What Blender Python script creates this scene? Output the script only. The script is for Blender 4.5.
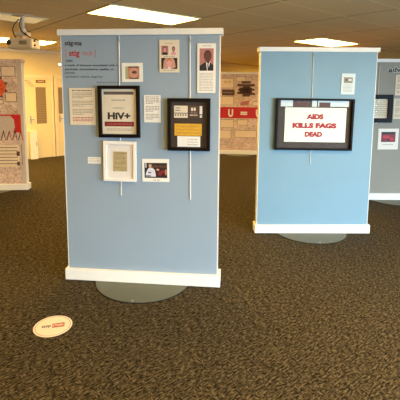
import bpy, bmesh, math, random
from mathutils import Matrix, Vector
random.seed(7)
for o in list(bpy.data.objects): bpy.data.objects.remove(o)
S = bpy.context.scene; C = S.collection

# ------------------------------------------------------------------ camera
F, CX, CY, TH, RO, EYE = 397.9146, 197.6013, 142.0892, .1273, .0061, 1.5428
cd = bpy.data.cameras.new('camera'); cam = bpy.data.objects.new('camera', cd); C.objects.link(cam)
cd.sensor_fit = 'HORIZONTAL'; cd.sensor_width = 36; cd.lens = F/400*36
cd.shift_x = (200-CX)/400; cd.shift_y = -(200-CY)/400
cd.clip_start = .05; cd.clip_end = 200
cam.matrix_world = Matrix.Translation((0, 0, EYE)) @ Matrix.Rotation(math.pi/2-TH, 4, 'X') @ Matrix.Rotation(RO, 4, 'Z')
S.camera = cam

# ------------------------------------------------------------------ room axes (the room stands 40 degrees off the camera axis)
GA = .699
U = Vector((math.cos(GA), math.sin(GA), 0)); V = Vector((-math.sin(GA), math.cos(GA), 0))
HC = 2.4317
def uv(a, b, z=0): return U*a + V*b + Vector((0, 0, z))

# ------------------------------------------------------------------ world, daylight, exposure
w = bpy.data.worlds.new('world'); S.world = w; w.use_nodes = True
bg = w.node_tree.nodes['Background']; bg.inputs[0].default_value = (.62, .78, 1, 1); bg.inputs[1].default_value = 1.2
S.view_settings.view_transform = 'Standard'; S.view_settings.look = 'None'
S.view_settings.gamma = 1; S.view_settings.use_curve_mapping = False
S.view_settings.exposure = 0.1
V0, V1, U0, U1 = -3.2, 9.25, -4.0, 14.0      # room extents
WIN = [(.2, 1.4), (2.6, 4.0), (4.6, 6.6), (7.2, 9.2), (9.8, 11.8)]   # windows along the rear wall, right of the camera
WZ0, WZ1 = .45, 1.9
DAY_W, DAY_COL = (96, 158, 72, 46, 34), (.44, .74, 1)
for k, (a, b) in enumerate(WIN):
    l = bpy.data.lights.new('window_daylight', 'AREA'); l.shape = 'RECTANGLE'; l.size = b-a; l.size_y = WZ1-WZ0
    l.energy = DAY_W[k]; l.color = DAY_COL; l.spread = math.radians(95)
    o = bpy.data.objects.new('window_daylight', l); C.objects.link(o)
    o.location = uv((a+b)/2, V0-.35, (WZ0+WZ1)/2+.12)
    d = (V*1.0 + Vector((0, 0, -.5))).normalized()
    o.rotation_euler = d.to_track_quat('-Z', 'Y').to_euler()
LAMP_E = 31.0; LAMP_COL = (1, .61, .14)

# ------------------------------------------------------------------ materials
def lin(c): 
    return tuple(((x/255)/12.92 if x/255 <= .04045 else ((x/255+.055)/1.055)**2.4) for x in c)
def nm(m): return m.node_tree.nodes, m.node_tree.links
_m = {}
def mat(name, rgb, rough=.6, metal=0, var=.06, scale=30, bump=0, spec=.5, linear=False):
    if name in _m: return _m[name]
    m = bpy.data.materials.new(name); m.use_nodes = True; N, L = nm(m); p = N['Principled BSDF']
    col = rgb if linear else lin(rgb)
    tc = N.new('ShaderNodeTexCoord'); no = N.new('ShaderNodeTexNoise'); no.inputs['Scale'].default_value = scale; no.inputs['Detail'].default_value = 4
    L.new(tc.outputs['Object'], no.inputs['Vector'])
    r = N.new('ShaderNodeValToRGB'); r.color_ramp.elements[0].position = .3; r.color_ramp.elements[1].position = .7
    r.color_ramp.elements[0].color = (*[x*(1-var) for x in col], 1); r.color_ramp.elements[1].color = (*[min(1, x*(1+var)) for x in col], 1)
    L.new(no.outputs['Fac'], r.inputs[0]); L.new(r.outputs[0], p.inputs['Base Color'])
    p.inputs['Roughness'].default_value = rough; p.inputs['Metallic'].default_value = metal; p.inputs['Specular IOR Level'].default_value = spec
    if bump:
        b = N.new('ShaderNodeBump'); b.inputs['Strength'].default_value = bump; b.inputs['Distance'].default_value = .002
        L.new(no.outputs['Fac'], b.inputs['Height']); L.new(b.outputs[0], p.inputs['Normal'])
    _m[name] = m; return m
def emis(name, col, e):
    m = bpy.data.materials.new(name); m.use_nodes = True; N, L = nm(m); p = N['Principled BSDF']
    p.inputs['Base Color'].default_value = (.8, .8, .78, 1); p.inputs['Emission Color'].default_value = (*col, 1); p.inputs['Emission Strength'].default_value = e
    return m
def glass_mat():
    m = bpy.data.materials.new('picture_glass'); m.use_nodes = True; N, L = nm(m); N.remove(N['Principled BSDF'])
    t = N.new('ShaderNodeBsdfTransparent'); g = N.new('ShaderNodeBsdfGlossy'); g.inputs['Roughness'].default_value = .03
    f = N.new('ShaderNodeFresnel'); f.inputs["IOR"].default_value = 1.05; mx = N.new('ShaderNodeMixShader')
    L.new(f.outputs[0], mx.inputs[0]); L.new(t.outputs[0], mx.inputs[1]); L.new(g.outputs[0], mx.inputs[2]); L.new(mx.outputs[0], N['Material Output'].inputs[0])
    return m
def carpet():
    m = bpy.data.materials.new('woven_brown_carpet'); m.use_nodes = True; N, L = nm(m); p = N['Principled BSDF']
    tc = N.new('ShaderNodeTexCoord')
    def strokes(sx, sy, rot):
        mp = N.new('ShaderNodeMapping'); mp.inputs['Rotation'].default_value = (0, 0, rot); mp.inputs['Scale'].default_value = (sx, sy, 1)
        L.new(tc.outputs['Object'], mp.inputs[0])
        n = N.new('ShaderNodeTexNoise'); n.inputs['Scale'].default_value = 1; n.inputs['Detail'].default_value = 3; n.inputs['Roughness'].default_value = .65
        L.new(mp.outputs[0], n.inputs['Vector']); return n
    a = strokes(30, 100, .12); b = strokes(100, 30, -.2); s = strokes(20, 20, .9)
    st = N.new('ShaderNodeMath'); st.operation = 'GREATER_THAN'; st.inputs[1].default_value = .55; L.new(s.outputs['Fac'], st.inputs[0])
    mx = N.new('ShaderNodeMix'); L.new(st.outputs[0], mx.inputs[0]); L.new(a.outputs['Fac'], mx.inputs[2]); L.new(b.outputs['Fac'], mx.inputs[3])
    r = N.new('ShaderNodeValToRGB'); e = r.color_ramp.elements
    e[0].position = .40; e[0].color = (*lin((16, 13, 7)), 1); e[1].position = .66; e[1].color = (*lin((116, 104, 78)), 1)
    k = e.new(.5); k.color = (*lin((66, 57, 39)), 1)
    L.new(mx.outputs[0], r.inputs[0])
    big = strokes(.8, .8, 0); hs = N.new('ShaderNodeMix'); hs.data_type = 'RGBA'; hs.blend_type = 'MULTIPLY'; hs.inputs[0].default_value = .25
    L.new(r.outputs[0], hs.inputs[6]); L.new(big.outputs['Fac'], hs.inputs[7])
    L.new(hs.outputs[2], p.inputs['Base Color']); p.inputs['Roughness'].default_value = .95; p.inputs['Specular IOR Level'].default_value = .15
    bp = N.new('ShaderNodeBump'); bp.inputs['Strength'].default_value = .5; bp.inputs['Distance'].default_value = .006
    L.new(mx.outputs[0], bp.inputs['Height']); L.new(bp.outputs[0], p.inputs['Normal'])
    return m
def ceiling_mat():
    # 0.61 m lay-in tiles with pale T-bars, in room coordinates
    m = bpy.data.materials.new('tan_acoustic_tiles'); m.use_nodes = True; N, L = nm(m); p = N['Principled BSDF']
    tc = N.new('ShaderNodeTexCoord'); sep = N.new('ShaderNodeSeparateXYZ'); L.new(tc.outputs['Object'], sep.inputs[0])
    def bar(out, off, per, half):
        a = N.new('ShaderNodeMath'); a.operation = 'SUBTRACT'; a.inputs[1].default_value = off; L.new(sep.outputs[out], a.inputs[0])
        q = N.new('ShaderNodeMath'); q.operation = 'PINGPONG'; q.inputs[1].default_value = per/2; L.new(a.outputs[0], q.inputs[0])
        g = N.new('ShaderNodeMath'); g.operation = 'LESS_THAN'; g.inputs[1].default_value = half; L.new(q.outputs[0], g.inputs[0]); return g
    b1 = bar('Y', 4.44, .61, .013); b2 = bar('X', 2.04, 1.22, .011)
    no = N.new('ShaderNodeTexNoise'); no.inputs['Scale'].default_value = 60; no.inputs['Detail'].default_value = 5; L.new(tc.outputs['Object'], no.inputs[0])
    r = N.new('ShaderNodeValToRGB'); r.color_ramp.elements[0].position = .3; r.color_ramp.elements[1].position = .7
    r.color_ramp.elements[0].color = (*lin((236, 216, 170)), 1); r.color_ramp.elements[1].color = (*lin((250, 232, 188)), 1); L.new(no.outputs['Fac'], r.inputs[0])
    m1 = N.new('ShaderNodeMix'); m1.data_type = 'RGBA'; L.new(b2.outputs[0], m1.inputs[0]); L.new(r.outputs[0], m1.inputs[6]); m1.inputs[7].default_value = (*lin((176, 150, 104)), 1)
    m2 = N.new('ShaderNodeMix'); m2.data_type = 'RGBA'; L.new(b1.outputs[0], m2.inputs[0]); L.new(m1.outputs[2], m2.inputs[6]); m2.inputs[7].default_value = (*lin((255, 244, 206)), 1)
    L.new(m2.outputs[2], p.inputs['Base Color']); p.inputs['Roughness'].default_value = .8
    return m
def blinds_mat():
    m = bpy.data.materials.new('brown_slatted_blinds'); m.use_nodes = True; N, L = nm(m); p = N['Principled BSDF']
    tc = N.new('ShaderNodeTexCoord'); wv = N.new('ShaderNodeTexWave'); wv.bands_direction = 'Z'; wv.inputs['Scale'].default_value = 8; wv.inputs['Distortion'].default_value = .3
    L.new(tc.outputs['Object'], wv.inputs[0]); r = N.new('ShaderNodeValToRGB'); L.new(wv.outputs['Fac'], r.inputs[0])
    r.color_ramp.elements[0].color = (*lin((120, 98, 58)), 1); r.color_ramp.elements[1].color = (*lin((152, 130, 84)), 1)
    L.new(r.outputs[0], p.inputs['Base Color']); p.inputs['Roughness'].default_value = .5; return m
def mural_mat(name, base, line):
    # newsprint-like collage: irregular patches with thin pale and brown outlines
    m = bpy.data.materials.new(name); m.use_nodes = True; N, L = nm(m); p = N['Principled BSDF']
    tc = N.new('ShaderNodeTexCoord'); mp = N.new('ShaderNodeMapping'); mp.inputs['Scale'].default_value = (1, 1, 1.3); L.new(tc.outputs['Object'], mp.inputs[0])
    v = N.new('ShaderNodeTexVoronoi'); v.inputs['Scale'].default_value = 7; v.distance = 'CHEBYCHEV'; L.new(mp.outputs[0], v.inputs['Vector'])
    n = N.new('ShaderNodeTexNoise'); n.inputs['Scale'].default_value = 26; n.inputs['Detail'].default_value = 5; n.inputs['Distortion'].default_value = 1.5; L.new(mp.outputs[0], n.inputs['Vector'])
    r = N.new('ShaderNodeValToRGB'); e = r.color_ramp.elements; e[0].position = .38; e[0].color = (*lin(line), 1); e[1].position = .54; e[1].color = (*lin(base), 1); L.new(n.outputs['Fac'], r.inputs[0])
    bw = N.new('ShaderNodeSeparateColor'); L.new(v.outputs['Color'], bw.inputs[0])
    r2 = N.new('ShaderNodeValToRGB'); r2.color_ramp.elements[0].color = (.78, .75, .73, 1); r2.color_ramp.elements[1].color = (1, 1, .98, 1); L.new(bw.outputs[0], r2.inputs[0])
    mx = N.new('ShaderNodeMix'); mx.data_type = 'RGBA'; mx.blend_type = 'MULTIPLY'; mx.inputs[0].default_value = 1
    L.new(r.outputs[0], mx.inputs[6]); L.new(r2.outputs[0], mx.inputs[7]); L.new(mx.outputs[2], p.inputs['Base Color']); p.inputs['Roughness'].default_value = .6
    return m
M = dict(
    carpet=carpet(), ceil=ceiling_mat(), blinds=blinds_mat(), glass=glass_mat(),
    wall=mat('cream_wall_paint', (228, 212, 164), .8, scale=3, var=.03), wall2=mat('tan_wall_paint', (190, 142, 74), .7, scale=3),
    door=mat('cream_door_paint', (234, 216, 166), .45, var=.02), trim=mat('pale_trim', (238, 224, 190), .5, var=.02),
    blue=mat('dusty_blue_board', (146, 164, 180), .55, scale=2.5, var=.025), blue2=mat('sky_blue_board', (126, 160, 178), .55, scale=2.5, var=.025),
    grey=mat('grey_board', (148, 144, 132), .6, scale=2.5, var=.03),
    white=mat('white_laminate', (240, 238, 230), .35, var=.015), disc=mat('grey_green_steel', (98, 100, 84), .55, metal=.1, var=.05, scale=8),
    rod=mat('white_enamel_rod', (232, 232, 228), .35, var=.02), steel=mat('steel', (150, 150, 148), .3, metal=.8),
    paper=mat('white_paper', (238, 234, 224), .7, var=.02), cream=mat('cream_paper', (228, 214, 188), .7, var=.03), black=mat('black_frame', (16, 10, 9), .5, var=.1, spec=.15),
    ink=mat('black_ink', (40, 34, 32), .6), softink=mat('grey_ink', (150, 140, 128), .7), dkgrey=mat('brown_grey_ink', (92, 82, 72), .6), red=mat('red_ink', (178, 38, 36), .55), softred=mat('pale_red_ink', (190, 110, 100), .6),
    posterred=mat('deep_red_ink', (166, 22, 40), .6), maroon=mat('maroon_ink', (128, 28, 34), .55), brown=mat('dark_brown_backing', (62, 48, 38), .6, var=.15, scale=12), yellow=mat('yellow_card', (222, 168, 42), .6, var=.1, scale=40),
    parch=mat('old_parchment', (186, 164, 112), .75, var=.15, scale=50), whitef=mat('white_frame', (240, 236, 230), .4, var=.01), mount=mat('ivory_mount', (232, 224, 212), .7, var=.02),
    skin=mat('photo_skin', (206, 150, 128), .6), skind=mat('photo_dark_skin', (98, 58, 44), .6), pink=mat('photo_pink', (226, 158, 158), .6), rose=mat('photo_rose', (184, 118, 112), .6),
    hair=mat('photo_dark', (38, 24, 24), .6), suit=mat('photo_suit', (30, 26, 34), .6), orangeb=mat('photo_orange', (196, 120, 74), .6), olive=mat('photo_olive', (176, 170, 128), .6),
    mist=mat('photo_white', (214, 214, 226), .6), mural=mural_mat('beige_collage_print', (240, 216, 198), (196, 162, 146)), redb=mat('red_banner', (196, 28, 36), .5, var=.05),
    muralbox=mat('collage_box', (236, 214, 184), .6, var=.06, scale=40), mbrown=mat('collage_brown', (88, 56, 48), .6, var=.1), orange=mat('orange_print', (226, 92, 46), .6, var=.15, scale=20), lilac=mat('collage_strip', (200, 184, 172), .6, var=.05),
    plastic=mat('white_plastic', (214, 206, 196), .4, var=.03), cable=mat('black_cable', (28, 24, 22), .5), lens=mat('dark_lens', (18, 18, 26), .1), amber=mat('amber_plastic', (214, 184, 118), .5, var=.05),
    pale=mat('pale_cyan', (214, 226, 226), .6, var=.02), gsign=mat('brown_sign', (120, 84, 50), .5), decal=mat('cream_vinyl', (238, 228, 208), .45, var=.03), ivory=mat('ivory_poster', (236, 240, 220), .6, var=.015),
    lamp=emis('lamp_diffuser', LAMP_COL, LAMP_E), dim=emis('dim_diffuser', (1, .72, .32), .35), spot=emis('small_lamp', (1, .85, .6), 8))

# ------------------------------------------------------------------ mesh helpers
class MB:
    """Collects faces with several materials and links them as one mesh object."""
    def __init__(s): s.bm = bmesh.new(); s.mats = []
    def mi(s, m):
        m = M[m] if isinstance(m, str) else m
        if m not in s.mats: s.mats.append(m)
        return s.mats.index(m)
    def box(s, x0, x1, y0, y1, z0, z1, m, bev=0):
        i = s.mi(m); r = bmesh.ops.create_cube(s.bm, size=1)
        vs = r['verts']
        for v in vs: v.co = Vector(((x0+x1)/2+v.co.x*(x1-x0), (y0+y1)/2+v.co.y*(y1-y0), (z0+z1)/2+v.co.z*(z1-z0)))
        fs = {f for v in vs for f in v.link_faces}
        for f in fs: f.material_index = i
        if bev:
            es = list({e for v in vs for e in v.link_edges})
            rb = bmesh.ops.bevel(s.bm, geom=es, offset=bev, segments=2, affect='EDGES', profile=.5)
            for f in rb['faces']: f.material_index = i
        return s
    def cyl(s, c, r, h, m, seg=48, axis='Z', r2=None, bev=0):
        i = s.mi(m); n0 = set(s.bm.faces)
        q = bmesh.ops.create_cone(s.bm, cap_ends=True, segments=seg, radius1=r, radius2=r if r2 is None else r2, depth=h)
        R = {'Z': Matrix.Identity(3), 'X': Matrix.Rotation(math.pi/2, 3, 'Y'), 'Y': Matrix.Rotation(math.pi/2, 3, 'X')}[axis]
        for v in q['verts']: v.co = R @ v.co + Vector(c)
        for f in set(s.bm.faces)-n0: f.material_index = i
        return s
    def tube(s, pts, r, m, seg=8):
        i = s.mi(m); pts = [Vector(p) for p in pts]; rings = []
        for k, p in enumerate(pts):
            t = (pts[min(k+1, len(pts)-1)]-pts[max(k-1, 0)]).normalized()
            a = t.orthogonal().normalized() if k == 0 else (pa - t*pa.dot(t)).normalized()
            pa = a; b = t.cross(a)
            rings.append([s.bm.verts.new(p+(a*math.cos(2*math.pi*j/seg)+b*math.sin(2*math.pi*j/seg))*r) for j in range(seg)])
        for k in range(len(rings)-1):
            for j in range(seg):
                s.bm.faces.new((rings[k][j], rings[k][(j+1) % seg], rings[k+1][(j+1) % seg], rings[k+1][j])).material_index = i
        s.bm.faces.new(rings[0][::-1]).material_index = i; s.bm.faces.new(rings[-1]).material_index = i
        return s
    def poly(s, pts, y, m):            # flat print facing -Y
        i = s.mi(m); f = s.bm.faces.new([s.bm.verts.new((p[0], y, p[1])) for p in pts]); f.material_index = i
        f.normal_update()
        if f.normal.y > 0: f.normal_flip()
        return s
    def rect(s, x0, x1, z0, z1, y, m): return s.poly([(x0, z0), (x1, z0), (x1, z1), (x0, z1)], y, m)
    def ell(s, cx, cz, rx, rz, y, m, seg=24): return s.poly([(cx+rx*math.cos(2*math.pi*k/seg), cz+rz*math.sin(2*math.pi*k/seg)) for k in range(seg)], y, m)
    def words(s, x0, x1, z, h, y, m, seed=0):   # one line of illegibly small print
        rn = random.Random(seed*31+int(abs(z)*9999)); x = x0
        while x < x1-.004:
            wd = min(rn.uniform(.008, .026), x1-x); s.rect(x, x+wd, z-h/2, z+h/2, y, m); x += wd+.005
        return s
    def face(s, pts, m):
        i = s.mi(m); s.bm.faces.new([s.bm.verts.new(p) for p in pts]).material_index = i; return s
    def build(s, name, parent=None, recalc=True, **kw):
        if recalc: pass
        me = bpy.data.meshes.new(name); s.bm.to_mesh(me); s.bm.free()
        for m in s.mats: me.materials.append(m)
        o = bpy.data.objects.new(name, me); C.objects.link(o)
        if parent: o.parent = parent
        for k, v in kw.items(): o[k] = v
        return o
def thing(name, label, cat, loc=(0, 0, 0), rz=0, group=None):
    o = bpy.data.objects.new(name, None); C.objects.link(o); o.location = loc; o.rotation_euler = (0, 0, rz)
    o.empty_display_size = .1; o['label'] = label; o['category'] = cat
    if group: o['group'] = group
    return o
def struct(o): o['kind'] = 'structure'; return o
def lettering(body, x0, x1, z0, z1, y, m, parent, name='lettering', bold=0.0, depth=.0006, shear=0):
    """Real letters turned into a mesh and fitted to a rectangle on a face that looks along -Y."""
    cu = bpy.data.curves.new('t', 'FONT'); cu.body = body; cu.offset = bold; cu.resolution_u = 3; cu.shear = shear; cu.extrude = .001
    t = bpy.data.objects.new('t', cu); C.objects.link(t); dg = bpy.context.evaluated_depsgraph_get()
    me = bpy.data.meshes.new_from_object(t.evaluated_get(dg)); bpy.data.objects.remove(t)
    xs = [v.co.x for v in me.vertices]; ys = [v.co.y for v in me.vertices]
    ax, bx, ay, by = min(xs), max(xs), min(ys), max(ys)
    for v in me.vertices:
        v.co = Vector((x0+(v.co.x-ax)/(bx-ax)*(x1-x0), y-(.5+v.co.z*500)*depth, z0+(v.co.y-ay)/(by-ay)*(z1-z0)))
    me.materials.clear(); me.materials.append(M[m]); me.name = name
    o = bpy.data.objects.new(name, me); C.objects.link(o)
    if parent: o.parent = parent
    return o

# ------------------------------------------------------------------ the room
def quad(name, pts, m):
    b = MB(); b.face(pts, m); return struct(b.build(name))
def slab(name, pts2, z0, z1, m):        # vertical prism over four plan points
    b = MB(); lo = [Vector((*p.xy, z0)) for p in pts2]; hi = [Vector((*p.xy, z1)) for p in pts2]
    b.face(lo[::-1], m); b.face(hi, m)
    for k in range(4): b.face([lo[k], lo[(k+1) % 4], hi[(k+1) % 4], hi[k]], m)
    return struct(b.build(name))
def block(name, u0, u1, v0, v1, z0, z1, m): return slab(name, [uv(u0, v0), uv(u1, v0), uv(u1, v1), uv(u0, v1)], z0, z1, m)
def room_box(name, u0, u1, v0, v1, z0, z1, m):   # an object whose own axes are the room's
    b = MB(); b.box(u0, u1, v0, v1, z0, z1, m); o = b.build(name); o.rotation_euler = (0, 0, GA); return struct(o)
room_box('floor', U0-.2, U1+.2, V0-.2, V1+.2, -.1, 0, 'carpet')
room_box('ceiling', U0-.2, U1+.2, V0-.2, V1+.2, HC, HC+.1, 'ceil')
block('wall_far', U0, U1, V1, V1+.15, 0, HC, 'wall')
block('wall_left', U0-.15, U0, V0, V1, 0, HC, 'wall')
block('wall_end', U1, U1+.15, V0, V1, 0, HC, 'wall')
block('wall_right', 7.8, U1-.02, 3.85, 6.0, 0, HC, 'wall2')
wb = MB(); ed = [U0]+[x for p in WIN for x in p]+[U1]
for k in range(0, len(ed), 2): wb.box(ed[k], ed[k+1], V0-.15, V0, 0, HC, 'wall')
for a, b in WIN: wb.box(a, b, V0-.15, V0, 0, WZ0, 'wall'); wb.box(a, b, V0-.15, V0, WZ1, HC, 'wall')
o = wb.build('wall_rear'); o.rotation_euler = (0, 0, GA); struct(o)
for k, (a, b) in enumerate(WIN):
    f = MB()
    for x0, x1, z0, z1 in ((a, b, WZ0, WZ0+.04), (a, b, WZ1-.04, WZ1), (a, a+.04, WZ0, WZ1), (b-.04, b, WZ0, WZ1), ((a+b)/2-.02, (a+b)/2+.02, WZ0, WZ1)): f.box(x0, x1, V0-.1, V0-.05, z0, z1, 'trim')
    o = f.build('window_%d' % (k+1)); o.rotation_euler = (0, 0, GA); struct(o)
# crown moulding along the far wall
o = room_box('trim_1', U0+.02, U1-.02, V1-.05, V1-.001, HC-.07, HC-.001, 'trim')
room_box('trim_2', 7.8, U1-.05, 3.81, 3.849, HC-.05, HC-.001, 'wall2')
room_box('baseboard_far', U0+.02, U1-.02, V1-.018, V1-.001, 0.001, .09, 'trim')

# doors in the far wall
def door(n, u0, u1, zt, win, handle_u):
    d = MB(); d.box(u0+.035, u1-.035, V1-.045, V1-.019, .005, zt-.04, 'door')
    o = d.build('door_%d' % n); o.rotation_euler = (0, 0, GA); struct(o)
    f = MB(); 
    for x0, x1, z0, z1 in ((u0-.02, u0+.035, .005, zt+.02), (u1-.035, u1+.02, .005, zt+.02), (u0+.035, u1-.035, zt-.04, zt+.02)): f.box(x0, x1, V1-.07, V1-.02, z0, z1, 'trim')
    f.build('door_frame', o)
    w_ = MB(); w_.box(win[0], win[1], V1-.052, V1-.0455, win[2], win[3], 'blinds'); w_.build('door_window', o)
    h = MB(); h.box(handle_u-.012, handle_u+.012, V1-.051, V1-.0455, .80, .97, 'steel'); h.tube([(handle_u, V1-.05, .89), (handle_u, V1-.09, .89), (handle_u+.07, V1-.09, .89)], .008, 'steel'); h.build('door_handle', o)
    return o
door(1, 2.74, 3.36, 1.86, (2.99, 3.215, .79, 1.61), 2.86)
door(2, 3.42, 4.15, 1.86, (3.50, 3.78, 1.0, 1.61), 3.52)
def on_far_wall(u, z, dy=.001): return uv(u, V1-dy, z)
t = thing('door_sign', 'small brown name sign high on the cream door with blinds', 'sign', on_far_wall(3.11, 1.705, .0475), GA)
MB().box(-.105, .105, -.012, 0, 0, .065, 'gsign').build('plate', t); MB().rect(-.07, .07, .022, .044, -.013, 'amber').build('sign_panel', t)
t = thing('wall_cabinet', 'narrow pale metal cabinet low against the door wall beside the collage board', 'cabinet', uv(2.865, V1-.075, 0), GA)
MB().box(-.075, .085, -.09, 0, .005, .63, 'paper', .004).build('body', t); MB().box(.05, .06, -.1, -.0905, .3, .4, 'steel').build('handle', t)
t = thing('wall_bracket', 'slanted outlined bracket on the cream wall above the left door', 'bracket', on_far_wall(2.85, 1.69, .072), GA)
b = MB()
P4 = [(-.09, -.012, .07), (-.03, -.012, .07), (.10, -.012, -.06), (.05, -.012, -.075)]
b.tube(P4+[P4[0]], .006, 'steel', 6); b.build('outline', t)
t = thing('emergency_lamp', 'small glowing lamp high on the far cream wall', 'lamp', on_far_wall(3.56, 2.14), GA)
MB().box(-.05, .05, -.05, 0, -.04, .03, 'plastic', .005).build('housing', t); MB().cyl((0, -.06, -.005), .02, .02, 'spot', 20, 'Y').build('bulb', t)

# ceiling fixtures
def fixture(u0, u1, v0, v1, label, dim=False, group='recessed ceiling light panels'):
    t = thing('ceiling_light', label, 'ceiling light', uv((u0+u1)/2, (v0+v1)/2, HC), GA, group)
    a, b = (u1-u0)/2, (v1-v0)/2
    f = MB()
    for x0, x1, y0, y1 in ((-a, a, -b, -b+.02), (-a, a, b-.02, b), (-a, -a+.02, -b+.02, b-.02), (a-.02, a, -b+.02, b-.02)): f.box(x0, x1, y0, y1, -.012, -.001, 'trim')
    f.build('frame', t); MB().box(-a+.02, a-.02, -b+.02, b-.02, -.008, -.001, 'dim' if dim else 'lamp').build('diffuser', t)
    return t
fixture(2.04, 3.26, 3.83, 4.44, 'large bright ceiling light panel above the definition board')
fixture(5.9, 7.12, 3.83, 4.44, 'bright ceiling light panel above the red lettered poster board')
fixture(1.05, 2.85, 7.4, 8.12, 'long bright ceiling light panel behind the projector')
fixture(.62, 1.86, 5.12, 5.6, 'dim golden ceiling panel above the projector', True)
for u_, v_ in ((-1.9, 3.83), (2.04, 0.17), (-1.0, .17), (2.04, -1.66), (-1.0, -1.66), (9.5, .17), (9.5, 7.5), (5.2, 7.5), (-2.5, 7.5)):  # unseen lamps added to even out and warm the room light
    fixture(u_, u_+1.22, v_, v_+.61, 'unseen ceiling light panel added for more warm light', group='added unseen ceiling light panels')

# ------------------------------------------------------------------ display boards
class Board:
    def __init__(s, o, yaw, c=0):
        s.yaw = yaw; s.x = Vector((math.cos(yaw), math.sin(yaw), 0)); s.n = Vector((-math.sin(yaw), math.cos(yaw), 0)); s.o = Vector((*o, 0)) + s.x*c
    def at(s, a, z, out=.0015): return s.o + s.x*a - s.n*out + Vector((0, 0, z))
W, H, T = 1.22, 2.0, .09
def display_board(B, label, face, cap='white', group='freestanding display boards'):
    t = thing('display_board', label, 'display board', B.o, B.yaw, group)
    MB().box(-W/2+.006, W/2-.006, 0, T, .05, H-.03, face).build('board', t)
    for sx in (-1, 1): MB().box(min(sx*(W/2-.006), sx*W/2), max(sx*(W/2-.006), sx*W/2), -.001, T+.001, .1045, H-.046, 'white').build('edge_strip', t)
    MB().box(-W/2-.018, W/2+.018, -.018, T+.018, H-.045, H, cap, .002).build('top_cap', t)
    MB().box(-W/2-.02, W/2+.022, -.024, T+.024, .009, .103, 'white', .004).build('base_skirt', t)
    MB().cyl((0, T/2+.032, .0025), .391, .004, 'black', 72).build('dark_rim', t)  # thin black disc, slightly wider than the grey one above it
    MB().cyl((0, T/2+.032, .0065), .387, .004, 'disc', 72).build('base_disc', t)
    s_ = MB(); s_.cyl((0, T/2-.338, .010), .012, .003, 'steel', 16); s_.build('screw', t)
    return t
B1 = Board((-.4439, 3.0466), -.098); B2 = Board((1.2572, 4.2116), .0114); BR = Board((2.88, 5.59), 0.0)
BL = Board((-2.64, 6.04), .08, -.61); BM = Board((1.05, 9.69), -.1, -.03)
b1 = display_board(B1, 'nearest dusty blue freestanding board with a stigma definition and many frames', 'blue')
b2 = display_board(B2, 'sky blue freestanding board carrying one wide red lettered poster', 'blue2')
br = display_board(BR, 'grey freestanding board at the right edge, partly behind the sky blue board', 'grey')
bl = display_board(BL, 'beige collage printed board at the left edge with an orange starburst', 'mural', 'mural')
bm = display_board(BM, 'distant collage printed board with a red banner, between the two blue boards', 'mural')

# writing printed on the boards
lettering('stig·ma', -.577, -.441, 1.872, 1.915, -.0005, 'ink', b1, bold=.022)
lettering('[', -.572, -.562, 1.790, 1.852, -.0005, 'softred', b1)
lettering('stig', -.545, -.462, 1.790, 1.845, -.0005, 'red', b1, bold=.022)
lettering('-muh ]', -.452, -.333, 1.795, 1.845, -.0005, 'softred', b1)
lettering('noun', -.570, -.520, 1.757, 1.775, -.0005, 'ink', b1)
lettering('a mark of disgrace associated with a', -.580, -.166, 1.722, 1.742, -.0005, 'ink', b1, bold=.02)
lettering('particular circumstance, quality, or', -.581, -.195, 1.692, 1.712, -.0005, 'ink', b1, bold=.02)
lettering('person', -.582, -.505, 1.664, 1.682, -.0005, 'ink', b1)
lettering('synonyms: shame, disgrace', -.583, -.285, 1.637, 1.655, -.0005, 'ink', b1)
lettering('dictionary definition', -.335, -.168, 1.597, 1.612, -.0005, 'dkgrey', b1)
lettering('advocate', -.247, .19, 1.815, 1.895, -.0005, 'paper', br, bold=.075)
lettering('advocate', -.243, .186, 1.819, 1.891, -.0015, 'ink', br, bold=.035)

# ------------------------------------------------------------------ hanging rods
def rod(B, s0, z0, s1, z1, label, group):
    t = thing('hanging_rod', label, 'rod', B.at(s0, 0, 0), B.yaw, group)
    b = MB(); b.tube([(0, -.006, z0), (s1-s0, -.006, z1)], .0042, 'rod', 8); b.build('shaft', t)
    h = MB(); h.tube([(0, -.006, z0-.001), (0, -.0135, z0-.03), (.006, -.0135, z0-.04), (.006, -.007, z0-.045)], .0025, 'steel', 6); h.build('hook', t)
    return t
rod(B1, -.151, 1.952, -.155, .725, 'long white rod hanging down the nearest board behind the black HIV frame', 'rods on the nearest board')
rod(B1, .385, 1.946, .393, .71, 'long white rod hanging near the right edge of the nearest board', 'rods on the nearest board')
rod(B2, -.062, 1.95, -.05, .78, 'thin rod hanging down the middle of the sky blue board', 'rods on the far boards')
rod(BR, -.369, 1.95, -.372, 1.1, 'pale rod hanging at the left of the grey board', 'rods on the far boards')

# ------------------------------------------------------------------ frames and papers (local x = across, -y = towards the viewer, z up from the lower edge)
def picture(B, s0, s1, z0, z1, name, label, cat, group, tilt=0, out=.012):
    t = thing(name, label, cat, B.at((s0+s1)/2, z0, out), B.yaw, group)
    if tilt: t.rotation_euler = (0, tilt, B.yaw)
    return t, (s1-s0)/2, z1-z0
def frame_part(t, a, h, wd, dp, m, name='frame'):
    f = MB()
    f.box(-a, a, -dp, 0, 0, wd, m, .0015); f.box(-a, a, -dp, 0, h-wd, h, m, .0015)
    f.box(-a, -a+wd, -dp, 0, wd, h-wd, m, .0015); f.box(a-wd, a, -dp, 0, wd, h-wd, m, .0015)
    return f.build(name, t)
def backing(t, a, h, wd, y, m, name='backing'): return MB().box(-a+wd, a-wd, y, -.0005, wd, h-wd, m).build(name, t)
def pane(t, a, h, wd, y):
    return MB().box(-a+wd, a-wd, y-.002, y, wd, h-wd, 'glass').build('glass_pane', t)

G1 = 'frames and papers on the nearest board'
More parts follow.
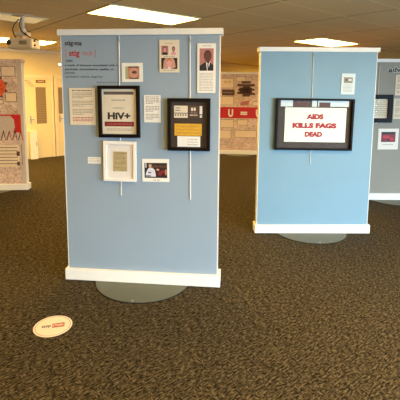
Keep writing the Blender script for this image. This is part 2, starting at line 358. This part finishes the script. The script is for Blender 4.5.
# black frame with the HIV+ poster
t, a, h = picture(B1, -.315, .008, 1.186, 1.581, 'picture_frame', 'black frame holding a cream HIV poster with a dark red bar', 'picture frame', G1, -.004)
frame_part(t, a, h, .026, .028, 'black'); backing(t, a, h, .024, -.004, 'cream', 'poster')
b = MB()
b.rect(-.12, .112, h-.068, h-.045, -.005, 'dkgrey'); b.rect(-.118, .112, .085, .121, -.005, 'maroon')
b.words(-.06, .05, .285, .008, -.005, 'softink', 1); b.words(-.05, .04, .225, .006, -.005, 'softink', 2); b.words(-.10, .10, .103, .006, -.0058, 'softred', 3)
b.words(-.10, .10, .066, .004, -.005, 'softink', 4); b.words(-.10, .10, .055, .004, -.005, 'softink', 5)
b.build('printed_bars', t)
lettering('HiV+', -.092, .085, .138, .192, -.005, 'ink', t, bold=.045); pane(t, a, h, .024, -.014)

# white frame with parchment
t, a, h = picture(B1, -.286, -.027, .843, 1.157, 'picture_frame', 'white frame with a wide mount around a small aged document', 'picture frame', G1, .01)
frame_part(t, a, h, .022, .022, 'whitef'); backing(t, a, h, .02, -.004, 'mount', 'mount')
b = MB(); b.box(-.056, .055, -.006, -.0042, .077, .232, 'parch'); b.build('document', t)
b = MB()
for k in range(11): b.words(-.046, .046, .22-.0128*k, .0035, -.0066, 'dkgrey' if k % 3 == 0 else 'softink', k)
b.build('printed_text', t); pane(t, a, h, .02, -.012)

# dark shadow-box frame with tickets
t, a, h = picture(B1, .221, .543, 1.096, 1.49, 'picture_frame', 'dark brown shadow frame holding a yellow card and old tickets', 'picture frame', G1, 0, .014)
frame_part(t, a, h, .024, .034, 'black'); backing(t, a, h, .022, -.004, 'brown')
c = -.382
b = MB(); b.box(.269+c, .372+c, -.008, -.0045, .285, .338, 'cream')
for q in range(2): b.rect(.279+c, .315+c, .318-.018*q, .323-.018*q, -.0085, 'ink')
b.build('ticket', t, label='cream ticket with black lines')
b = MB(); b.box(.269+c, .372+c, -.008, -.0045, .247, .279, 'cream')
for q in range(5): b.ell(.281+c+q*.019, .268, .006, .006, -.0085, 'hair', 10)
b.build('ticket', t, label='cream ticket strip with a row of dots')
b = MB(); b.box(.379+c, .452+c, -.0075, -.0045, .25, .338, 'mbrown'); b.words(.388+c, .445+c, .268, .007, -.008, 'cream', 3); b.words(.392+c, .44+c, .285, .005, -.008, 'softink', 4)
b.ell(.405+c, .312, .009, .014, -.008, 'cream', 12); b.ell(.425+c, .312, .009, .014, -.008, 'cream', 12); b.build('emblem_card', t)
b = MB(); b.box(.462+c, .482+c, -.008, -.0045, .275, .336, 'paper'); b.box(.464+c, .48+c, -.008, -.0045, .25, .268, 'paper'); b.build('pale_strip', t)
b = MB(); b.box(.272+c, .479+c, -.009, -.0045, .112, .203, 'yellow')
for q, zz in enumerate((.182, .158, .134)):
    xs = [.285+c+i*.006 for i in range(30)]
    b.tube([(x, -.0092, zz+.006*math.sin(i*1.9+q)+.003*math.sin(i*.7)) for i, x in enumerate(xs)], .0011, 'dkgrey', 5)
b.build('yellow_card', t, label='yellow card with handwriting')
b = MB(); b.box(.294+c, .468+c, -.0105, -.0045, .028, .108, 'paper')
for q in range(3): b.words(.37+c, .45+c, .085-.02*q, .004, -.011, 'softink', q)
b.build('white_card', t); pane(t, a, h, .022, -.022)

# small photo near the first rod
t, a, h = picture(B1, -.132, .03, 1.609, 1.751, 'photo_print', 'small white bordered photo of a brown face, just above the HIV frame', 'photo', G1, -.006, .004)
MB().box(-a, a, -.003, 0, 0, h, 'paper').build('paper', t)
b = MB(); b.rect(-.054, .054, .022, .116, -.0035, 'olive'); b.rect(-.03, .05, .022, .116, -.004, 'orangeb'); b.ell(.01, .07, .034, .04, -.0045, 'skin'); b.ell(.016, .072, .02, .011, -.005, 'mbrown')
b.rect(-.03, .05, .106, .116, -.0052, 'mbrown'); b.rect(-.02, .045, .022, .031, -.0052, 'mbrown'); b.build('printed_image', t)

# sheet with three portraits
t, a, h = picture(B1, .157, .307, 1.68, 1.918, 'portrait_sheet', 'white sheet with two small portraits above a wider one', 'poster', G1, 0, .006)
MB().box(-a, a, -.003, 0, 0, h, 'cream').build('paper', t)
b = MB(); y = -.0035
def portrait(b, x0, x1, z0, z1, bgc, hair, skin, shirt, y=-.0035):
    cx, w_, hh = (x0+x1)/2, x1-x0, z1-z0
    b.rect(x0, x1, z0, z1, y, bgc)
    b.poly([(x0+.08*w_, z0), (x0+.12*w_, z0+.2*hh), (cx-.14*w_, z0+.33*hh), (cx+.14*w_, z0+.33*hh), (x1-.12*w_, z0+.2*hh), (x1-.08*w_, z0)], y-.0004, shirt)
    b.ell(cx, z0+.64*hh, .24*w_, .30*hh, y-.0008, hair); b.rect(cx-.08*w_, cx+.08*w_, z0+.28*hh, z0+.45*hh, y-.001, skin)
    b.ell(cx, z0+.56*hh, .18*w_, .25*hh, y-.0014, skin)
    for sx in (-1, 1): b.ell(cx+sx*.07*w_, z0+.60*hh, .025*w_, .016*hh, y-.0018, 'hair', 8)
    b.rect(cx-.06*w_, cx+.06*w_, z0+.43*hh, z0+.45*hh, y-.0018, 'maroon')
c = -.232
portrait(b, .172+c, .224+c, .129, .195, 'rose', 'hair', 'pink', 'hair'); portrait(b, .239+c, .288+c, .129, .195, 'cream', 'hair', 'rose', 'pink')
b.rect(.171+c, .292+c, .026, .107, y, 'hair')
b.poly([(.185+c, .026), (.19+c, .085), (.205+c, .105), (.26+c, .105), (.272+c, .085), (.28+c, .04), (.25+c, .026)], y-.0004, 'skin')
b.ell(.231+c, .085, .016, .02, y-.0008, 'orangeb'); b.ell(.231+c, .066, .018, .024, y-.0012, 'pink'); b.rect(.222+c, .24+c, .026, .045, y-.001, 'mist')
b.words(.19+c, .27+c, .118, .005, y, 'softink', 1); b.words(.185+c, .275+c, .016, .004, y, 'softink', 2); b.words(.2+c, .26+c, .212, .004, y, 'softink', 3)
b.build('printed_image', t)

# tall sheet with a suited person
t, a, h = picture(B1, .441, .578, 1.53, 1.891, 'portrait_sheet', 'tall white sheet with a portrait of a person in a dark suit', 'poster', G1, 0, .006)
MB().box(-a, a, -.003, 0, 0, h, 'paper').build('paper', t)
b = MB(); c = -.5095; y = -.0035
x0, x1, z0, z1 = .458+c, .561+c, .163, .325
b.rect(x0, x1, z0, z1, y, 'rose')
b.poly([(x0, z0), (x0, z0+.035), (x0+.03, z0+.055), (x0+.045, z0+.066), (x1-.035, z0+.066), (x1-.018, z0+.055), (x1, z0+.04), (x1, z0)], y-.0004, 'suit')
b.poly([(x0+.047, z0+.066), (x0+.056, z0+.0), (x0+.062, z0+.0), (x0+.08, z0+.07), (x0+.065, z0+.05)], y-.0008, 'paper')
b.poly([(x0+.058, z0+.05), (x0+.066, z0+.05), (x0+.068, z0+.01), (x0+.06, z0)], y-.0012, 'ink')
b.ell(x0+.06, z0+.108, .028, .04, y-.0012, 'hair'); b.ell(x0+.06, z0+.10, .025, .037, y-.0016, 'skind')
for sx in (-1, 1): b.ell(x0+.06+sx*.01, z0+.108, .004, .0025, y-.002, 'hair', 8)
b.ell(x0+.06, z0+.096, .004, .007, y-.002, 'mbrown', 8); b.rect(x0+.052, x0+.068, z0+.082, z0+.085, y-.002, 'maroon')
b.build('printed_image', t)
b = MB(); b.words(-.03, .03, .343, .004, y, 'softink', 5)
for k in range(12): b.words(-.052, .05, .145-.0115*k, .0035, y, 'softink', k)
b.build('printed_text', t)

# text sheets
def sheet(B, s0, s1, z0, z1, label, lines, head, group, redlines=0, out=.004, tilt=0, m='paper'):
    t, a, h = picture(B, s0, s1, z0, z1, 'text_sheet', label, 'paper', group, tilt, out)
    MB().box(-a, a, -.003, 0, 0, h, m).build('paper', t); b = MB()
    b.words(-a*.78, a*.78, h*.935, h*.022, -.0035, head, 7)
    for k in range(lines):
        zz = h*(.87-.80*k/lines)
        if k % 5 == 4: continue
        c_ = 'red' if k >= lines-redlines else 'softink'
        b.words(-a*.78, a*(.8 if k % 5 != 3 else .1), zz, h*.36/lines, -.0035, c_, k)
    b.build('printed_text', t); return t
sheet(B1, -.551, -.347, 1.277, 1.561, 'cream sheet of typed text with red closing lines, left of the HIV frame', 18, 'ink', G1, 3, .004, -.004, 'cream')
sheet(B1, .035, .164, 1.304, 1.511, 'narrow white card of small text between the two dark frames', 14, 'dkgrey', G1)
t, a, h = picture(B1, -.419, -.315, .973, 1.025, 'caption_card', 'tiny white caption card left of the white frame', 'card', G1, 0, .003)
MB().box(-a, a, -.002, 0, 0, h, 'paper').build('paper', t); b = MB()
for k in range(3): b.words(-.044, .04, .04-.013*k, .003, -.0025, 'softink', k)
b.build('printed_text', t)

# landscape photo
t, a, h = picture(B1, .017, .229, .842, 1.022, 'photo_print', 'landscape photo with a white border showing a person in white, right of the white frame', 'photo', G1, -.012, .004)
MB().box(-a, a, -.003, 0, 0, h, 'paper').build('paper', t); b = MB(); y = -.0035; c = -.123
x0, x1, z0, z1 = .035+c, .213+c, .031, .149
b.rect(x0, x1, z0, z1, y, 'hair'); b.rect(x0+.008, x0+.016, z0+.08, z1, y-.0004, 'mist'); b.rect(x0+.06, x1, z1-.035, z1-.02, y-.0004, 'mbrown')
b.poly([(x0+.008, z0+.01), (x0+.012, z0+.04), (x0+.03, z0+.075), (x0+.062, z0+.08), (x0+.082, z0+.062), (x0+.09, z0+.01)], y-.0008, 'mist')
b.ell(x0+.045, z0+.092, .011, .014, y-.0012, 'skin'); b.ell(x0+.045, z0+.1, .012, .009, y-.0016, 'parch'); b.poly([(x0+.03, z0+.05), (x0+.055, z0+.045), (x0+.05, z0+.036), (x0+.03, z0+.038)], y-.0016, 'dkgrey')
b.ell(x0+.105, z0+.065, .012, .008, y-.0008, 'skin'); b.ell(x0+.122, z0+.035, .016, .018, y-.0008, 'maroon'); b.ell(x0+.145, z0+.05, .014, .014, y-.0008, 'maroon'); b.ell(x0+.168, z0+.045, .008, .025, y-.0008, 'rose')
b.rect(x0+.01, x0+.05, z0+.012, z0+.02, y-.0012, 'dkgrey')
b.words(-.02, .03, .014, .005, y, 'softink', 1); b.build('printed_image', t)

# wide black shadow box on the sky blue board
t, a, h = picture(B2, -.443, .373, .93, 1.474, 'picture_frame', 'wide black shadow frame holding an ivory poster in red capital letters', 'picture frame', 'frames and papers on the sky blue board', .009, .014)
frame_part(t, a, h, .02, .045, 'black'); backing(t, a, h, .018, -.004, 'brown'); c = .035
b = MB(); b.box(-.344+c, .303+c, -.012, -.0045, .085, .448, 'ivory'); b.build('poster', t)
lettering('AIDS', -.118+c, .062+c, .326, .382, -.0125, 'posterred', t, bold=.075)
lettering('KILLS FAGS', -.262+c, .205+c, .232, .288, -.0125, 'posterred', t, bold=.075)
lettering('DEAD', -.128+c, .058+c, .140, .196, -.0125, 'posterred', t, bold=.075)
MB().box(-.392+c, -.265+c, -.007, -.0045, .457, .522, 'pale').build('pale_strip', t)  # pale and brown strips in a row above the poster
MB().box(-.258+c, -.076+c, -.007, -.0045, .457, .522, 'mbrown').build('brown_strip', t)
MB().box(-.064+c, -.012+c, -.007, -.0045, .457, .522, 'pale').build('pale_strip', t)
MB().box(.012+c, .128+c, -.010, -.0075, .456, .504, 'mbrown').build('brown_strip', t)
b = MB(); b.box(.0+c, .36+c-.035, -.007, -.0045, .46, .522, 'pale'); b.build('pale_strip', t)
pane(t, a, h, .018, -.03)
# small sheet on the sky blue board
t, a, h = picture(B2, .241, .385, 1.518, 1.735, 'text_sheet', 'small pale sheet with a grey picture near the top of the sky blue board', 'paper', 'frames and papers on the sky blue board', .012, .004)
MB().box(-a, a, -.003, 0, 0, h, 'pale').build('paper', t); b = MB()
b.rect(-.048, .045, .118, .178, -.0035, 'softink'); b.ell(-.02, .15, .014, .01, -.004, 'dkgrey'); b.rect(0, .035, .142, .16, -.004, 'pale')
for k in range(6): b.words(-.05, .045, .1-.014*k, .004, -.0035, 'softink', k)
b.build('printed_image', t)

# grey board
GR = 'frames and papers on the grey board'
t, a, h = picture(BR, -.52, -.168, 1.122, 1.511, 'picture_frame', 'black frame with a striped text page at the left of the grey board', 'picture frame', GR, 0, .012)
frame_part(t, a, h, .062, .03, 'black'); backing(t, a, h, .06, -.004, 'cream', 'document'); b = MB()
for k in range(9): b.words(-.1, .1, .3-.026*k, .009, -.0045, 'softink', k)
b.build('printed_text', t); pane(t, a, h, .06, -.012)
t, a, h = picture(BR, -.331, -.043, .739, 1.036, 'photo_print', 'square instant style photo with a red picture on the grey board', 'photo', GR, -.01, .004)
MB().box(-a, a, -.003, 0, 0, h, 'paper').build('paper', t); b = MB()
b.rect(-.1, .1, .107, .25, -.0035, 'maroon'); b.rect(-.1, .1, .22, .25, -.004, 'hair'); b.ell(-.03, .18, .05, .022, -.004, 'redb'); b.ell(.05, .15, .035, .02, -.004, 'redb'); b.ell(.0, .14, .02, .012, -.0045, 'hair')
b.words(-.08, .08, .07, .008, -.0035, 'softink', 2); b.build('printed_image', t)
sheet(BR, -.136, .10, 1.5, 1.782, 'cream text sheet on the grey board just under its heading, at the picture edge', 12, 'dkgrey', GR, m='cream')
sheet(BR, -.142, .10, 1.172, 1.458, 'cream text sheet on the grey board, lower one beside the black frame', 12, 'softred', GR, m='cream')

# printed collage on the left board (x measured from its right edge -> centre)
def outlined(b, x0, x1, z0, z1, y, m, edge='mbrown', e=.008):
    b.rect(x0, x1, z0, z1, y, edge); b.rect(x0+e, x1-e, z0+e, z1-e, y-.0005, m)
o_ = .61
MB().rect(-.075+o_, -.008+o_, .11, 1.95, -.0006, 'lilac').build('printed_margin', bl)
for x0, x1, z0, z1 in ((-.30, -.093, 1.744, 1.897), (-.258, -.09, 1.364, 1.505), (-.52, -.285, 1.33, 1.40)):
    b = MB(); outlined(b, x0+o_, x1+o_, z0, z1, -.001, 'muralbox'); b.build('printed_box', bl)
b = MB(); c0, z0 = -.39+o_, 1.585
b.poly([(c0+(.19 if k % 2 else .125)*math.cos(math.pi*k/9), z0+(.19 if k % 2 else .125)*math.sin(math.pi*k/9)) for k in range(18)], -.0012, 'mbrown')
b.ell(c0, z0, .145, .15, -.0018, 'orange'); b.words(c0-.09, c0+.1, z0+.03, .018, -.0022, 'redb', 2); b.words(c0-.09, c0+.1, z0-.03, .018, -.0022, 'redb', 3); b.build('printed_starburst', bl)
b = MB(); b.rect(-.5+o_, -.048+o_, .90, 1.175, -.001, 'redb')
b.poly([(-.5+o_, .86), (-.5+o_, 1.15), (-.2+o_, 1.155), (-.15+o_, 1.10), (-.14+o_, .98), (-.18+o_, .88), (-.25+o_, .80)], -.0016, 'lilac')
for k in range(4):
    x = -.35+o_+k*.085; b.poly([(x-.012, .78), (x+.004, .78), (x+.05, .93), (x+.035, .93)], -.002, 'mbrown'); b.poly([(x+.06, .78), (x+.07, .78), (x+.047, .93), (x+.033, .93)], -.002, 'redb' if k % 2 else 'mbrown')
b.build('printed_red_block', bl)
b = MB(); b.rect(-.48+o_, -.095+o_, .375, .71, -.001, 'muralbox')
for k in range(6): b.rect(-.47+o_, -.12+o_, .665-k*.05, .675-k*.05, -.0014, 'dkgrey')
b.rect(-.135+o_, -.09+o_, .39, .45, -.0018, 'mbrown'); b.rect(-.135+o_, -.09+o_, .54, .61, -.0018, 'mbrown'); b.rect(-.06+o_, -.052+o_, .40, .72, -.001, 'mbrown'); b.build('printed_lines', bl)
# printed collage on the distant board (offset .03)
d_ = .03
b = MB(); b.rect(-.58, .58, .894, 1.163, -.001, 'redb'); b.build('printed_banner', bm)
lettering('U', -.31+d_, -.19+d_, .925, 1.112, -.0018, 'paper', bm, bold=.05)
lettering('=', -.01+d_, .15+d_, .975, 1.055, -.0018, 'paper', bm, bold=.05)
lettering('U', .36+d_, .48+d_, .925, 1.112, -.0018, 'paper', bm, bold=.05)
for x0, x1, z0, z1 in ((-.52, -.16, 1.62, 1.86), (-.52, -.15, 1.21, 1.42), (-.47, -.14, .66, .86), (-.06, .2, .72, .86), (-.12, .42, .42, .60), (-.5, -.2, .38, .60), (-.1, .12, 1.78, 1.9), (.3, .5, 1.2, 1.3)):
    b = MB(); outlined(b, x0, x1, z0, z1, -.001, 'muralbox', 'softink', .01); b.build('printed_box', bm)
b = MB(); b.rect(-.468+d_, -.164+d_, 1.444, 1.586, -.001, 'mbrown')
for x0, x1, z0, z1 in ((-.10, .32, 1.66, 1.72), (0, .22, 1.73, 1.79), (.03, .21, 1.42, 1.66), (-.08, .31, 1.56, 1.61), (-.1, .05, 1.48, 1.53), (.18, .33, 1.46, 1.51), (-.05, .26, 1.50, 1.64)): b.rect(x0+d_, x1+d_, z0, z1, -.0014, 'mbrown')
b.words(-.42, -.18, 1.515, .02, -.0015, 'softink', 3); b.ell(-.36, 1.77, .035, .03, -.0016, 'amber'); b.ell(-.26, 1.77, .035, .03, -.0016, 'amber'); b.poly([(0, 1.2), (.2, 1.22), (.24, 1.33), (.04, 1.29)], -.0016, 'softred')
b.build('printed_figures', bm)

# ------------------------------------------------------------------ round floor sticker
t = thing('floor_sticker', 'round cream sticker with a red word lying on the brown carpet', 'sticker', (-.946, 2.447, .0015), .26)
b = MB(); b.cyl((0, 0, .0005), .122, .001, 'decal', 64); b.build('disc', t)
b = MB(); i = b.mi('softred'); n = 64
for k in range(n):
    q = [(r*math.cos(2*math.pi*(k+j)/n), r*math.sin(2*math.pi*(k+j)/n), .0013) for j, r in ((0, .108), (0, .112), (1, .112), (1, .108))]
    b.bm.faces.new([b.bm.verts.new(p) for p in q]).material_index = i
b.build('ring', t)
MB().box(-.004, .072, -.022, .024, .0012, .0018, 'red').build('red_patch', t)
def floor_text(body, x0, x1, y0, y1, z, m):
    o = lettering(body, x0, x1, y0, y1, 0, m, t, bold=.02)
    for v in o.data.vertices: v.co = Vector((v.co.x, v.co.z, z - v.co.y))
floor_text('stop', -.07, -.014, -.016, .018, .0014, 'ink'); floor_text('STIGMA', .0, .068, -.012, .014, .002, 'decal')

# ------------------------------------------------------------------ projector on its ceiling mount
t = thing('projector', 'white projector hanging from the ceiling on a short mount with black cables', 'projector', (-2.10, 4.9, HC), -.12)
MB().box(-.12, .12, -.07, .07, -.012, -.001, 'plastic', .003).build('ceiling_plate', t)
b = MB(); b.cyl((0, 0, -.09), .02, .156, 'plastic', 20); b.cyl((0, 0, -.185), .035, .04, 'plastic', 20); b.box(-.07, .07, -.05, .05, -.245, -.205, 'plastic', .006); b.build('mount', t)
bd = MB(); bd.box(-.15, .16, -.1, .1, -.40, -.28, 'plastic', .02); bd.cyl((0, 0, -.26), .025, .032, 'plastic', 16)
bd = bd.build('body', t)
for sx in (-.06, .06): pass
b = MB()
for k in range(7): b.box(.0+.014*k, .008+.014*k, -.1015, -.0995, -.355, -.31, 'dkgrey')
b.build('vent', bd)
b = MB(); b.cyl((-.150, -.035, -.33), .036, .03, 'dkgrey', 28, 'X'); b.build('lens_ring', t)
b = MB(); b.cyl((-.167, -.035, -.33), .028, .008, 'lens', 28, 'X'); b.build('lens', t)
b = MB(); b.cyl((-.13, -.1, -.33), .03, .006, 'lens', 24, 'Y'); b.build('sensor_window', t)
def arc(p0, p1, p2, n=14): return [Vector(p0)*(1-s)**2+Vector(p1)*2*s*(1-s)+Vector(p2)*s*s for s in [i/(n-1) for i in range(n)]]
for p in (((-.03, -.02, -.05), (-.16, -.05, -.16), (-.04, -.09, -.275)), ((.0, -.03, -.04), (-.05, -.08, -.2), (.13, -.06, -.272)), ((.03, -.03, -.2), (.1, -.1, -.27), (.2, -.03, -.30))):
    MB().tube(arc(*p), .006, 'cable', 8).build('cable', t)
b = MB(); b.cyl((.165, -.05, -.31), .012, .02, 'dkgrey', 12, 'X'); b.build('port', t)
b = MB(); b.cyl((.165, -.05, -.36), .012, .02, 'dkgrey', 12, 'X'); b.build('port', t)

# printing belongs to the poster or board it is printed on
base_names = ('poster', 'document', 'board')
for t in [o for o in C.objects if o.parent is None and o.type == 'EMPTY']:
    kids = list(t.children)
    base = next((k for k in kids if k.name.split('.')[0] in base_names), None)
    if base:
        for k in kids:
            if k is not base and (k.name.startswith('printed_') or k.name.startswith('lettering')): k.parent = base
